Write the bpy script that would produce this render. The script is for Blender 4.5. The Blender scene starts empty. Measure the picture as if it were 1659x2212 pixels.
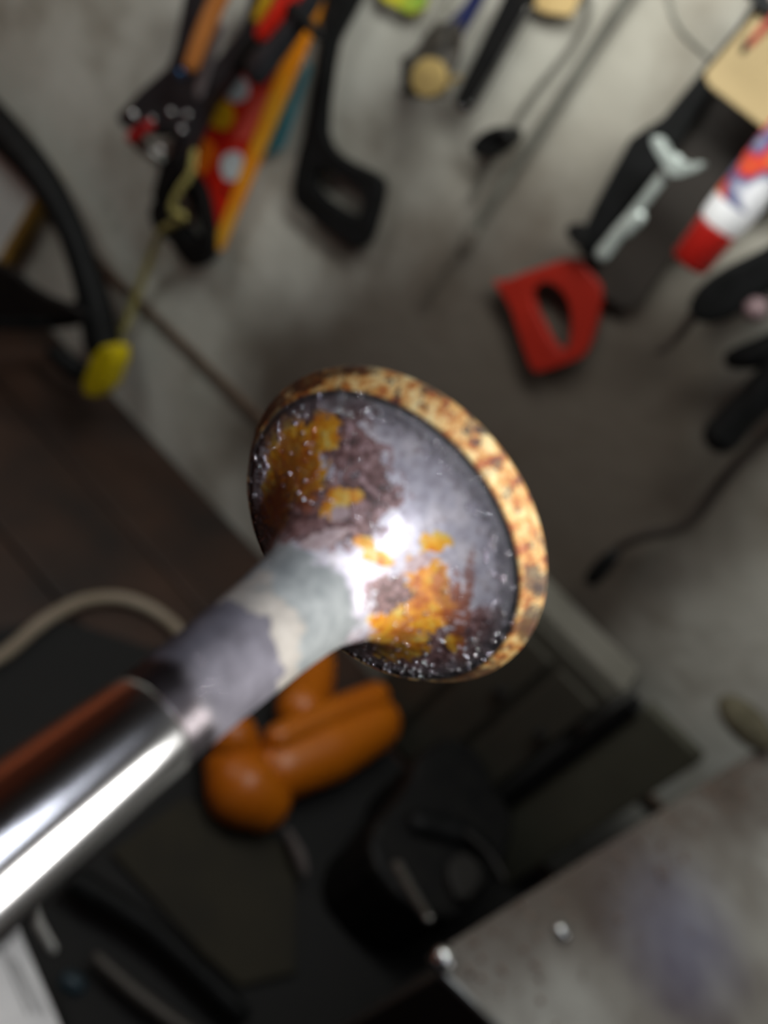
import bpy, bmesh, math, random
from mathutils import Vector, Matrix, noise
random.seed(4)
S = bpy.context.scene
COL = S.collection

# ------------------------------------------------------------------ camera
W_, H_ = 1659, 2212
LENS, SENS = 30.0, 36.0
F = LENS / SENS * H_                       # focal length in pixels (image taken as 1659 x 2212)
CAM = Vector((0, 0, 1.65))
YAW, PITCH = math.radians(-14), math.radians(38)
fwd = Vector((math.sin(YAW)*math.cos(PITCH), math.cos(YAW)*math.cos(PITCH), -math.sin(PITCH)))
rgt = Vector((math.cos(YAW), -math.sin(YAW), 0))
dwn = -(rgt.cross(fwd))
X = (0.8*rgt - 0.6*dwn).normalized()       # image right
Y = (0.6*rgt + 0.8*dwn).normalized()       # image down
cd = bpy.data.cameras.new('camera')
cam = bpy.data.objects.new('camera', cd); COL.objects.link(cam)
cd.sensor_fit = 'VERTICAL'; cd.sensor_height = SENS; cd.sensor_width = SENS*W_/H_
cd.lens = LENS; cd.clip_start = 0.002; cd.clip_end = 50
Z = -fwd
m = Matrix(((X.x, -Y.x, Z.x), (X.y, -Y.y, Z.y), (X.z, -Y.z, Z.z))).to_4x4()
m.translation = CAM
cam.matrix_world = m
cd.dof.use_dof = True; cd.dof.focus_distance = 0.0875; cd.dof.aperture_fstop = 17.0
S.camera = cam

# ------------------------------------------------------------------ world, lights, exposure
wd = bpy.data.worlds.new('world'); S.world = wd; wd.use_nodes = True
bg = wd.node_tree.nodes['Background']
bg.inputs[0].default_value = (0.8, 0.85, 1.0, 1); bg.inputs[1].default_value = 0.03

def area(name, loc, target, sx, sy, power, color):
    l = bpy.data.lights.new(name, 'AREA'); l.shape = 'RECTANGLE'; l.size = sx; l.size_y = sy
    l.energy = power; l.color = color
    o = bpy.data.objects.new(name, l); COL.objects.link(o)
    o.location = loc
    o.rotation_euler = (Vector(target) - Vector(loc)).to_track_quat('-Z', 'Y').to_euler()
    return o
area('window_daylight', (1.05, 0.42, 2.12), (0.05, 0.15, 1.65), 0.34, 0.40, 1.3, (1.0, 0.97, 0.93))
sl = bpy.data.lights.new('sun', 'SUN'); sl.energy = 6.8; sl.angle = math.radians(9); sl.color = (1.0, 0.96, 0.90)
so = bpy.data.objects.new('sun', sl); COL.objects.link(so); so.location = (3, 1.4, 3.1)
so.rotation_euler = Vector((-.825, -.355, -.413)).to_track_quat('-Z', 'Y').to_euler()
fl_ = bpy.data.lights.new('valve_fill_spot', 'SPOT'); fl_.energy = 0.24; fl_.shadow_soft_size = 0.005; fl_.spot_size = math.radians(95); fl_.spot_blend = .6; fl_.color = (0.93, 0.95, 1.0)  # added spot beside the lens to brighten the valve face
fo = bpy.data.objects.new('valve_fill_spot', fl_); COL.objects.link(fo); fo.location = CAM + X*.028 - Y*.009 - fwd*.003
fo.rotation_euler = fwd.to_track_quat('-Z', 'Y').to_euler()
area('wall_top_fill', (-0.20, 0.50, 1.75), (-0.20, 0.8, 1.40), 0.5, 0.08, 3.1, (0.98, 1.0, 0.95))  # added unseen strip that brightens the upper wall
area('left_wall_fill', (-1.0, 0.30, 1.60), (-0.9, 0.8, 1.0), 0.25, 0.25, 1.5, (0.96, 1.0, 0.96))  # added unseen light that lifts the left end of the wall
area('ceiling_light', (0.22, 0.26, 2.9), (0.1, 0.2, 1.0), 0.25, 0.5, 2.6, (0.88, 0.90, 1.0))

S.view_settings.view_transform = 'Standard'
S.view_settings.look = 'None'
S.view_settings.exposure = 0.0
S.view_settings.gamma = 1.0
S.view_settings.use_curve_mapping = False

# ------------------------------------------------------------------ pixel helpers
D = 0.80                                   # distance camera - back wall
BENCH = 0.80
def ray(px, py):
    return fwd + ((px-W_/2)*X + (py-H_/2)*Y)/F
def WP(px, py, off=0.0):                   # point on a plane parallel to the back wall
    d = ray(px, py); return CAM + d*((D-off)/d.y)
def BP(px, py, z):                         # point on a horizontal plane
    d = ray(px, py); return CAM + d*((z-CAM.z)/d.z)
def depth(p): return (p-CAM).dot(fwd)
def pxm(p, n): return n*depth(p)/F         # n pixels at p, in metres
def proj(p):
    v = p-CAM; z = v.dot(fwd)
    return (W_/2+F*v.dot(X)/z, H_/2+F*v.dot(Y)/z)

# ------------------------------------------------------------------ materials
def lin(h):
    h = h.lstrip('#'); r = []
    for i in (0, 2, 4):
        c = int(h[i:i+2], 16)/255
        r.append(c/12.92 if c <= .04045 else ((c+.055)/1.055)**2.4)
    return (*r, 1)
MATS = {}
def mat(name, c1, c2=None, rough=.5, metal=0, scale=20, bump=0.0, bscale=80, detail=4, lo=.35, hi=.65, rvar=0.0, coat=0):
    if name in MATS: return MATS[name]
    mt = bpy.data.materials.new(name); mt.use_nodes = True
    nt = mt.node_tree; b = nt.nodes['Principled BSDF']
    b.inputs['Roughness'].default_value = rough; b.inputs['Metallic'].default_value = metal
    b.inputs['Base Color'].default_value = lin(c1)
    b.inputs['Coat Weight'].default_value = coat
    tc = nt.nodes.new('ShaderNodeTexCoord')
    if c2:
        n = nt.nodes.new('ShaderNodeTexNoise'); n.inputs['Scale'].default_value = scale; n.inputs['Detail'].default_value = detail
        r = nt.nodes.new('ShaderNodeValToRGB')
        r.color_ramp.elements[0].position = lo; r.color_ramp.elements[1].position = hi
        r.color_ramp.elements[0].color = lin(c1); r.color_ramp.elements[1].color = lin(c2)
        nt.links.new(tc.outputs['Object'], n.inputs['Vector']); nt.links.new(n.outputs['Fac'], r.inputs['Fac'])
        nt.links.new(r.outputs['Color'], b.inputs['Base Color'])
        if rvar:
            mr = nt.nodes.new('ShaderNodeMapRange'); mr.inputs['To Min'].default_value = max(.05, rough-rvar); mr.inputs['To Max'].default_value = min(1, rough+rvar)
            nt.links.new(n.outputs['Fac'], mr.inputs['Value']); nt.links.new(mr.outputs['Result'], b.inputs['Roughness'])
    if bump:
        n2 = nt.nodes.new('ShaderNodeTexNoise'); n2.inputs['Scale'].default_value = bscale; n2.inputs['Detail'].default_value = 5
        bp = nt.nodes.new('ShaderNodeBump'); bp.inputs['Strength'].default_value = bump; bp.inputs['Distance'].default_value = .004
        nt.links.new(tc.outputs['Object'], n2.inputs['Vector']); nt.links.new(n2.outputs['Fac'], bp.inputs['Height'])
        nt.links.new(bp.outputs['Normal'], b.inputs['Normal'])
    MATS[name] = mt; return mt

def wall_material():
    mt = bpy.data.materials.new('painted_plaster'); mt.use_nodes = True
    nt = mt.node_tree; N = nt.nodes; L = nt.links; b = N['Principled BSDF']
    b.inputs['Roughness'].default_value = .8
    tc = N.new('ShaderNodeTexCoord')
    n = N.new('ShaderNodeTexNoise'); n.inputs['Scale'].default_value = 3.2; n.inputs['Detail'].default_value = 6
    r = N.new('ShaderNodeValToRGB'); r.color_ramp.elements[0].position = .33; r.color_ramp.elements[1].position = .58
    r.color_ramp.elements[0].color = lin('#9c988d'); r.color_ramp.elements[1].color = lin('#bdbcb4')
    n3 = N.new('ShaderNodeTexNoise'); n3.inputs['Scale'].default_value = 11; n3.inputs['Detail'].default_value = 5
    r3 = N.new('ShaderNodeValToRGB'); r3.color_ramp.elements[0].position = .3; r3.color_ramp.elements[1].position = .48
    r3.color_ramp.elements[0].color = lin('#a89c8e'); r3.color_ramp.elements[1].color = (1, 1, 1, 1)
    mx = N.new('ShaderNodeMix'); mx.data_type = 'RGBA'; mx.blend_type = 'MULTIPLY'; mx.inputs[0].default_value = .55
    L.new(tc.outputs['Object'], n.inputs['Vector']); L.new(n.outputs['Fac'], r.inputs['Fac'])
    L.new(tc.outputs['Object'], n3.inputs['Vector']); L.new(n3.outputs['Fac'], r3.inputs['Fac'])
    L.new(r.outputs['Color'], mx.inputs[6]); L.new(r3.outputs['Color'], mx.inputs[7])
    # large brown patch darkening the wall colour below the tools
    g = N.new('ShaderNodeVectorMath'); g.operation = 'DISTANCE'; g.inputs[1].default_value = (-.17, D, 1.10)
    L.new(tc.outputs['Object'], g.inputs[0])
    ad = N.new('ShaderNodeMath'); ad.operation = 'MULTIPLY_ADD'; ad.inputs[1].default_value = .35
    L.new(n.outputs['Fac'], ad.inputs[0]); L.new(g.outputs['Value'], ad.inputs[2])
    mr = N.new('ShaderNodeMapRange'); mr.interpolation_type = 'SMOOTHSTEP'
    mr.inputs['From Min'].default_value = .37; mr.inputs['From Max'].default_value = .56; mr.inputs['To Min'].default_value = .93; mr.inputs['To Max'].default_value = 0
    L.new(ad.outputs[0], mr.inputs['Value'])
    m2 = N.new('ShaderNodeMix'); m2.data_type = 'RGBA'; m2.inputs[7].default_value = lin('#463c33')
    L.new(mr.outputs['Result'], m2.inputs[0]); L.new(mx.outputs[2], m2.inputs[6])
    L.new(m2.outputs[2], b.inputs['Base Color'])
    n2 = N.new('ShaderNodeTexNoise'); n2.inputs['Scale'].default_value = 40; n2.inputs['Detail'].default_value = 5
    bp = N.new('ShaderNodeBump'); bp.inputs['Strength'].default_value = .25; bp.inputs['Distance'].default_value = .006
    L.new(tc.outputs['Object'], n2.inputs['Vector']); L.new(n2.outputs['Fac'], bp.inputs['Height']); L.new(bp.outputs['Normal'], b.inputs['Normal'])
    MATS['wall'] = mt; return mt

# ------------------------------------------------------------------ object helpers
def obj(name, bm, mt, parent=None, smooth=False, bevel=0, seg=2):
    bmesh.ops.recalc_face_normals(bm, faces=bm.faces)
    me = bpy.data.meshes.new(name); bm.to_mesh(me); bm.free()
    if smooth:
        for p in me.polygons: p.use_smooth = True
    me.materials.append(mt)
    o = bpy.data.objects.new(name, me); COL.objects.link(o)
    if bevel:
        md = o.modifiers.new('bevel', 'BEVEL'); md.width = bevel; md.segments = seg; md.limit_method = 'ANGLE'; md.angle_limit = math.radians(35)
    if parent:
        o.parent = parent; o.matrix_parent_inverse = Matrix.Translation(-parent.location)
    return o
def thing(name, label, cat, loc, group=None):
    o = bpy.data.objects.new(name, None); COL.objects.link(o); o.empty_display_size = .02
    o.location = loc; o['label'] = label; o['category'] = cat
    if group: o['group'] = group
    return o
def tag(o, label, cat, group=None):
    o['label'] = label; o['category'] = cat
    if group: o['group'] = group
    return o
def struct(o): o['kind'] = 'structure'; return o

def chaikin(pts, it=2):
    for _ in range(it):
        q = []
        for i in range(len(pts)):
            a, b = Vector(pts[i]), Vector(pts[(i+1) % len(pts)])
            q += [tuple(a*.75+b*.25), tuple(a*.25+b*.75)]
        pts = q
    return pts

def slab_bm(front, thick, hole=None, normal=Vector((0, 1, 0))):
    """closed outline in 3-D (front face) pushed 'thick' along normal; optional hole with the outline bridged"""
    bm = bmesh.new()
    fr = [bm.verts.new(p) for p in front]
    if hole:
        hv = [bm.verts.new(p) for p in hole]
        es = [bm.edges.new((fr[i], fr[(i+1) % len(fr)])) for i in range(len(fr))]
        es += [bm.edges.new((hv[i], hv[(i+1) % len(hv)])) for i in range(len(hv))]
        bmesh.ops.triangle_fill(bm, use_beauty=True, edges=es)
    else:
        bm.faces.new(fr)
    g = bmesh.ops.extrude_face_region(bm, geom=bm.faces[:])
    bmesh.ops.translate(bm, verts=[v for v in g['geom'] if isinstance(v, bmesh.types.BMVert)], vec=normal*thick)
    if not hole: pass
    return bm
def wall_slab(name, pts, off, thick, mt, parent=None, hole=None, smooth=0, bevel=.0015):
    """flat piece hanging parallel to the wall"""
    if smooth:
        pts = chaikin(pts, smooth); hole = chaikin(hole, smooth) if hole else None
    f = [WP(x, y, off) for x, y in pts]
    h = [WP(x, y, off) for x, y in hole] if hole else None
    return obj(name, slab_bm(f, thick, h), mt, parent, bevel=bevel)
def flat_slab(name, pts, z, thick, mt, parent=None, smooth=0, bevel=.002):
    """flat piece lying level, top face at height z"""
    if smooth: pts = chaikin(pts, smooth)
    return obj(name, slab_bm([BP(x, y, z) for x, y in pts], thick, None, Vector((0, 0, -1))), mt, parent, bevel=bevel)
def box_bm(lo, hi):
    bm = bmesh.new()
    bmesh.ops.create_cube(bm, size=1)
    for v in bm.verts:
        v.co = Vector([lo[i]+(v.co[i]+.5)*(hi[i]-lo[i]) for i in range(3)])
    return bm
def spline(P, R, n):
    out = []
    for i in range(len(P)-1):
        p0 = P[max(i-1, 0)]; p1 = P[i]; p2 = P[i+1]; p3 = P[min(i+2, len(P)-1)]
        for k in range(n):
            t = k/n
            out.append((0.5*((2*p1)+(-p0+p2)*t+(2*p0-5*p1+4*p2-p3)*t*t+(-p0+3*p1-3*p2+p3)*t**3), R[i]+(R[i+1]-R[i])*t))
    out.append((P[-1], R[-1])); return out
def tube_bm(P, R, seg=12, n=6, cap='round', flat=1.0, bm=None):
    bm = bm or bmesh.new()
    if len(P) == 2: n = 1
    pr = spline([Vector(p) for p in P], R, n)
    if cap == 'round':
        def hemi(c, r, d):
            return [(c + d*r*math.sin(a), r*math.cos(a)) for a in (math.radians(k) for k in (30, 55, 78))]
        d0 = (pr[0][0]-pr[1][0]).normalized(); d1 = (pr[-1][0]-pr[-2][0]).normalized()
        pr = hemi(pr[0][0], pr[0][1], d0)[::-1] + pr + hemi(pr[-1][0], pr[-1][1], d1)
    rings = []; up = Vector((0, 1, 0)); prev = None
    for i, (c, r) in enumerate(pr):
        a = pr[max(i-1, 0)][0]; b = pr[min(i+1, len(pr)-1)][0]
        t = (b-a).normalized()
        if prev is None:
            u = up - t*up.dot(t)
            if u.length < .1: u = Vector((1, 0, 0)) - t*t.x
        else: u = prev - t*prev.dot(t)
        u.normalize(); prev = u; w = t.cross(u)
        rings.append([bm.verts.new(c + r*(flat*math.cos(2*math.pi*k/seg)*u + math.sin(2*math.pi*k/seg)*w)) for k in range(seg)])
    for A, B in zip(rings, rings[1:]):
        for k in range(seg):
            bm.faces.new((A[k], A[(k+1) % seg], B[(k+1) % seg], B[k]))
    bm.faces.new(rings[0][::-1]); bm.faces.new(rings[-1])
    return bm
def wall_tube(name, pts, off, widths, mt, parent=None, cap='round', flat=1.0, seg=12, n=6):
    """round piece running along the wall through the given points; widths in image pixels"""
    P = [WP(x, y, off[i] if isinstance(off, (list, tuple)) else off) for i, (x, y) in enumerate(pts)]
    if not isinstance(widths, (list, tuple)): widths = [widths]*len(P)
    return obj(name, tube_bm(P, [pxm(p, w/2) for p, w in zip(P, widths)], seg, n, cap, flat), mt, parent, smooth=True)
def bench_tube(name, pts, zs, widths, mt, parent=None, cap='round', flat=1.0, seg=14, n=6):
    if not isinstance(zs, (list, tuple)): zs = [zs]*len(pts)
    if not isinstance(widths, (list, tuple)): widths = [widths]*len(pts)
    P = [BP(x, y, z) for (x, y), z in zip(pts, zs)]
    return obj(name, tube_bm(P, [pxm(p, w/2) for p, w in zip(P, widths)], seg, n, cap, flat), mt, parent, smooth=True)
def ball(name, c, r, mt, parent=None, sc=(1, 1, 1), sub=3):
    bm = bmesh.new(); bmesh.ops.create_icosphere(bm, subdivisions=sub, radius=r)
    for v in bm.verts: v.co = Vector([v.co[i]*sc[i] for i in range(3)]) + c
    return obj(name, bm, mt, parent, smooth=True)
def lathe_bm(prof, origin, axis, ref, seg=48):
    """prof: (s along axis, r)"""
    bm = bmesh.new(); axis = axis.normalized(); u = (ref-axis*ref.dot(axis)).normalized(); w = axis.cross(u)
    rings = []
    for s, r in prof:
        if r < 1e-7: rings.append([bm.verts.new(origin+axis*s)])
        else: rings.append([bm.verts.new(origin+axis*s+r*(math.cos(2*math.pi*k/seg)*u+math.sin(2*math.pi*k/seg)*w)) for k in range(seg)])
    for A, B in zip(rings, rings[1:]):
        for k in range(seg):
            a, b = A[k % len(A)], A[(k+1) % len(A)]; c, d = B[(k+1) % len(B)], B[k % len(B)]
            vs = []
            for v in (a, b, c, d):
                if v not in vs: vs.append(v)
            if len(vs) > 2: bm.faces.new(vs)
    return bm

# ------------------------------------------------------------------ shared materials
black = mat('black_plastic', '#070808', '#0f1011', rough=.6, scale=60, bump=.1)
blackm = mat('black_painted_metal', '#0b0b0c', '#141312', rough=.6, metal=.0, scale=50, bump=.1)
steel = mat('dull_steel', '#9a9c9a', '#77756f', rough=.35, metal=.9, scale=60, rvar=.15)
bright = mat('bright_steel', '#d8dadb', '#b8babb', rough=.22, metal=1, scale=60)
for q_ in (black, blackm): q_.node_tree.nodes['Principled BSDF'].inputs['Specular IOR Level'].default_value = .2
white = mat('white_card', '#dedee0', '#cfcfd2', rough=.6, scale=30)
yellow = mat('yellow_plastic', '#c9b400', '#b8a400', rough=.45, scale=40)

# ------------------------------------------------------------------ the room
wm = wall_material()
XL, XR, YB, ZC = -1.3, 1.12, -2.6, 3.0
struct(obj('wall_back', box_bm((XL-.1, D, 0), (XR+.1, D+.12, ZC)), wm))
struct(obj('wall_left', box_bm((XL-.12, YB, 0), (XL, D, ZC)), mat('reflection_orange', '#a8502a', '#8f4524', rough=.8, scale=5)))  # unseen wall; orange picked for the warm stripe it reflects into the stem
# right wall with the window the daylight comes through
wy0, wy1, wz0, wz1 = 0.10, 0.68, 1.56, 2.4
bm = bmesh.new()
for lo, hi in (((XR, YB, 0), (XR+.12, D, wz0)), ((XR, YB, wz1), (XR+.12, D, ZC)), ((XR, YB, wz0), (XR+.12, wy0, wz1)), ((XR, wy1, wz0), (XR+.12, D, wz1))):
    g = bmesh.ops.create_cube(bm, size=1)
    for v in g['verts']: v.co = Vector([lo[i]+(v.co[i]+.5)*(hi[i]-lo[i]) for i in range(3)])
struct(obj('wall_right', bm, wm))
struct(obj('floor', box_bm((XL-.1, YB, -.1), (XR+.1, D, 0)), mat('concrete', '#3a3733', '#4a4640', rough=.9, scale=4)))
struct(obj('ceiling', box_bm((XL-.1, YB, ZC), (XR+.1, D+.12, ZC+.1)), mat('ceiling_paint', '#77736b', '#6a665e', rough=.9, scale=3)))

# thin brown strip running along the wall just above the bench
tm = mat('brown_strip', '#4a3a2e', '#5b4a3b', rough=.7, scale=40)
a, b = WP(60, 420, .006), WP(620, 965, .006)
zt = lambda x: a.z+(b.z-a.z)*(x-a.x)/(b.x-a.x)
bm = bmesh.new()
x0, x1 = XL+.02, 0.35
vs = []
for x, dz, y in ((x0, -.005, D-.007), (x1, -.005, D-.007), (x1, .005, D-.007), (x0, .005, D-.007)):
    vs.append(bm.verts.new((x, y, zt(x)+dz)))
f = bm.faces.new(vs); g = bmesh.ops.extrude_face_region(bm, geom=[f])
bmesh.ops.translate(bm, verts=[v for v in g['geom'] if isinstance(v, bmesh.types.BMVert)], vec=(0, .007, 0))
struct(obj('trim_1', bm, tm, bevel=.001))

# ------------------------------------------------------------------ bench
wood = mat('dark_oily_wood', '#1c110b', '#3d2618', rough=.6, scale=9, bump=.3, bscale=30, lo=.3, hi=.75)
e0, e1 = WP(230, 845, 0), WP(560, 1175, 0)
BENCH = (e0.z+e1.z)/2
bench = thing('workbench', 'dark brown oily wooden workbench top along the grey wall', 'workbench', Vector((-.4, .45, BENCH)))
nb = 6; yb0, yb1 = -0.05, D-.002
for i in range(nb):                        # boards of the top
    y0 = yb0+(yb1-yb0)*i/nb; y1 = yb0+(yb1-yb0)*(i+1)/nb
    obj('board', box_bm((-1.28, y0+.0015, BENCH-.045), (1.1, y1-.0015, BENCH-random.random()*.002)), wood, bench, bevel=.003)
for x in (-1.2, 1.0):
    for y in (.0, .7):
        obj('leg', box_bm((x-.04, y-.04, 0), (x+.04, y+.04, BENCH-.045)), wood, bench, bevel=.003)
obj('apron', box_bm((-1.25, yb0+.01, BENCH-.16), (1.05, yb0+.04, BENCH-.045)), wood, bench, bevel=.002)

# ------------------------------------------------------------------ the engine valve in the foreground
KN = Vector((.787, -.616)); KM = Vector((.616, .787))
Nv = X*KN.x + Y*KN.y                       # image direction along the stem (towards the head)
Mv = X*KM.x + Y*KM.y                       # image direction across the stem
Z0 = 0.0684
HC = CAM + ray(829, 1154)*Z0
AX = (-.698*Nv + .716*Z).normalized()      # from the head towards the stem tip
prof_head = [(-.9, 0), (-.9, 6), (-.88, 11), (-.8, 12.9), (-.65, 13.55), (-.4, 13.85), (-.1, 13.95), (.25, 13.93),
             (.5, 13.78), (1.35, 13.1), (1.6, 12.95), (1.72, 12.75), (1.66, 12.55), (1.72, 12.35), (1.95, 12.0)]
curve = [(1.95, 12.0), (2.25, 11.0), (2.65, 10.0), (3.2, 9.0), (3.95, 8.0), (4.95, 7.0), (6.3, 6.0), (7.2, 5.5), (8.4, 5.0), (10.0, 4.35),
         (12.2, 3.98), (14.5, 3.75), (17.5, 3.55), (20.0, 3.42), (22.5, 3.33), (24.4, 3.28), (25.1, 3.25)]
def resample(c, n):
    P = [Vector((s, r, 0)) for s, r in c]; pr = spline(P, [0]*len(P), n); return [(p[0].x, p[0].y) for p in pr]
fine = resample(prof_head, 4)[:-1] + resample(curve, 12)
SEG = 420
mm = .001
vm = bpy.data.materials.new('valve_deposits'); vm.use_nodes = True
cm = bpy.data.materials.new('polished_stem'); cm.use_nodes = True

valve = thing('engine_valve', 'used engine poppet valve held up close, burnt crusty head and polished bright stem', 'engine valve', HC)
def blob(px, py, cx, cy, rx, ry, ang=0):
    c, s = math.cos(math.radians(ang)), math.sin(math.radians(ang))
    dx, dy = px-cx, py-cy
    u, v = (dx*c+dy*s)/rx, (-dx*s+dy*c)/ry
    d = u*u+v*v
    return max(0.0, 1-d*.5) if d < 2 else 0.0
# where the deposits lie on the head (outline of each crust, found on the photograph)
YEL = [(635, 985, 60, 90, -20), (600, 1060, 32, 80, 10), (700, 930, 35, 40, 0), (745, 1070, 40, 18, 0), (720, 1100, 30, 20, 0), (785, 1172, 26, 14, 10), (815, 1205, 38, 14, 20), (940, 1172, 34, 22, 0), (925, 1260, 42, 70, -20), (930, 1310, 50, 50, 0), (860, 1385, 62, 42, 0), (900, 1330, 50, 30, 0), (980, 1390, 18, 18, 0), (830, 1345, 36, 20, 0)]
PUR = [(760, 975, 90, 55, 30), (700, 900, 130, 60, -25), (620, 1120, 70, 60, 0), (790, 1060, 80, 60, 0), (650, 1080, 80, 90, 0), (920, 1310, 90, 80, 0), (960, 1400, 110, 50, -10), (860, 1420, 110, 45, 10), (1050, 1370, 60, 60, -45), (740, 1140, 80, 45, 0), (850, 1290, 60, 50, 0), (600, 920, 50, 60, 0)]
BRO = [(990, 1340, 16, 110, -5), (960, 1290, 20, 80, -15), (1012, 1270, 12, 90, 5), (640, 1000, 50, 70, 0), (660, 1060, 30, 50, 0), (870, 1370, 30, 20, 0)]
RIM_DARK = [(556, 1010, 30, 90, 0), (590, 890, 40, 50, -40), (660, 815, 60, 26, -25), (750, 795, 60, 18, 0), (1000, 1465, 90, 26, -10), (1140, 1350, 22, 40, 25), (930, 830, 40, 20, 30), (1155, 1250, 26, 30, 0)]  # darker brown stretches of the rim
PAL = [(735, 1110, 22, 16, 0), (905, 1215, 36, 16, -30), (700, 1165, 50, 16, -20)]
def make_head():
    bm = lathe_bm([(s*mm, r*mm) for s, r in fine], HC, AX, Mv, SEG)
    bm.normal_update()
    lay = {k: bm.verts.layers.float.new(k) for k in ('yel', 'pur', 'bro', 'pal', 'rim_dark', 'zone', 'stem')}
    for v in bm.verts:
        d = v.co-HC; s = d.dot(AX)/mm; r = (d-AX*d.dot(AX)).length/mm
        px, py = proj(v.co)
        facing = (CAM-v.co).normalized().dot(v.normal)
        q = d/mm
        # fine displacement: crusty on the head, smooth on the stem
        n = noise.fractal(q*1.1, 1.0, 2.0, 5); n2 = noise.noise(q*.35+Vector((7, 3, 1)))
        if s < 1.9: amp = .035
        elif s < 13: amp = .05
        else: amp = .02
        ym = max([blob(px, py, *b) for b in YEL]); pm = max([blob(px, py, *b) for b in PUR])
        bmk = max([blob(px, py, *b) for b in BRO]); pal = max([blob(px, py, *b) for b in PAL])
        if facing < 0.0 or s > 13:
            k = max(0, min(1, (n2+.1)*2)); ym, pm, bmk, pal = (k*.7, k*.8, 0, 0) if s < 13 else (0, 0, 0, 0)
        v[lay['yel']] = ym; v[lay['pur']] = pm; v[lay['bro']] = bmk; v[lay['pal']] = pal; v[lay['rim_dark']] = max([blob(px, py, *b) for b in RIM_DARK]) if facing > 0 else .3
        v[lay['zone']] = r
        v[lay['stem']] = s
        rough_k = .35+.65*max(pm, ym)
        v.co += v.normal*(n*amp*rough_k*mm)
    return bm
# head and stem neck are one body; the polished part of the stem is its own part
hb = make_head()
head = obj('head_and_neck', hb, vm, valve, smooth=True)
for e in (1.0,): pass
stemp = [(25.0, 0), (25.0, 2.9), (25.05, 3.22), (25.2, 3.36), (25.5, 3.4), (28, 3.46), (32, 3.6), (36, 3.74), (40, 3.83), (48, 3.88), (78, 3.88), (78.6, 3.45), (79.6, 3.45), (80.2, 3.88), (83.4, 3.88), (83.9, 3.6), (84, 3.0), (84, 0)]
obj('polished_stem', lathe_bm([(s*mm, r*mm) for s, r in stemp], HC, AX, Mv, 160), cm, valve, smooth=True)
valve.children[-1]['label'] = 'bright polished steel stem'
head['label'] = 'burnt valve head with orange and purple deposits'
md = valve.children[-1].modifiers.new('edge', 'EDGE_SPLIT'); md.split_angle = math.radians(40)

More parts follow.
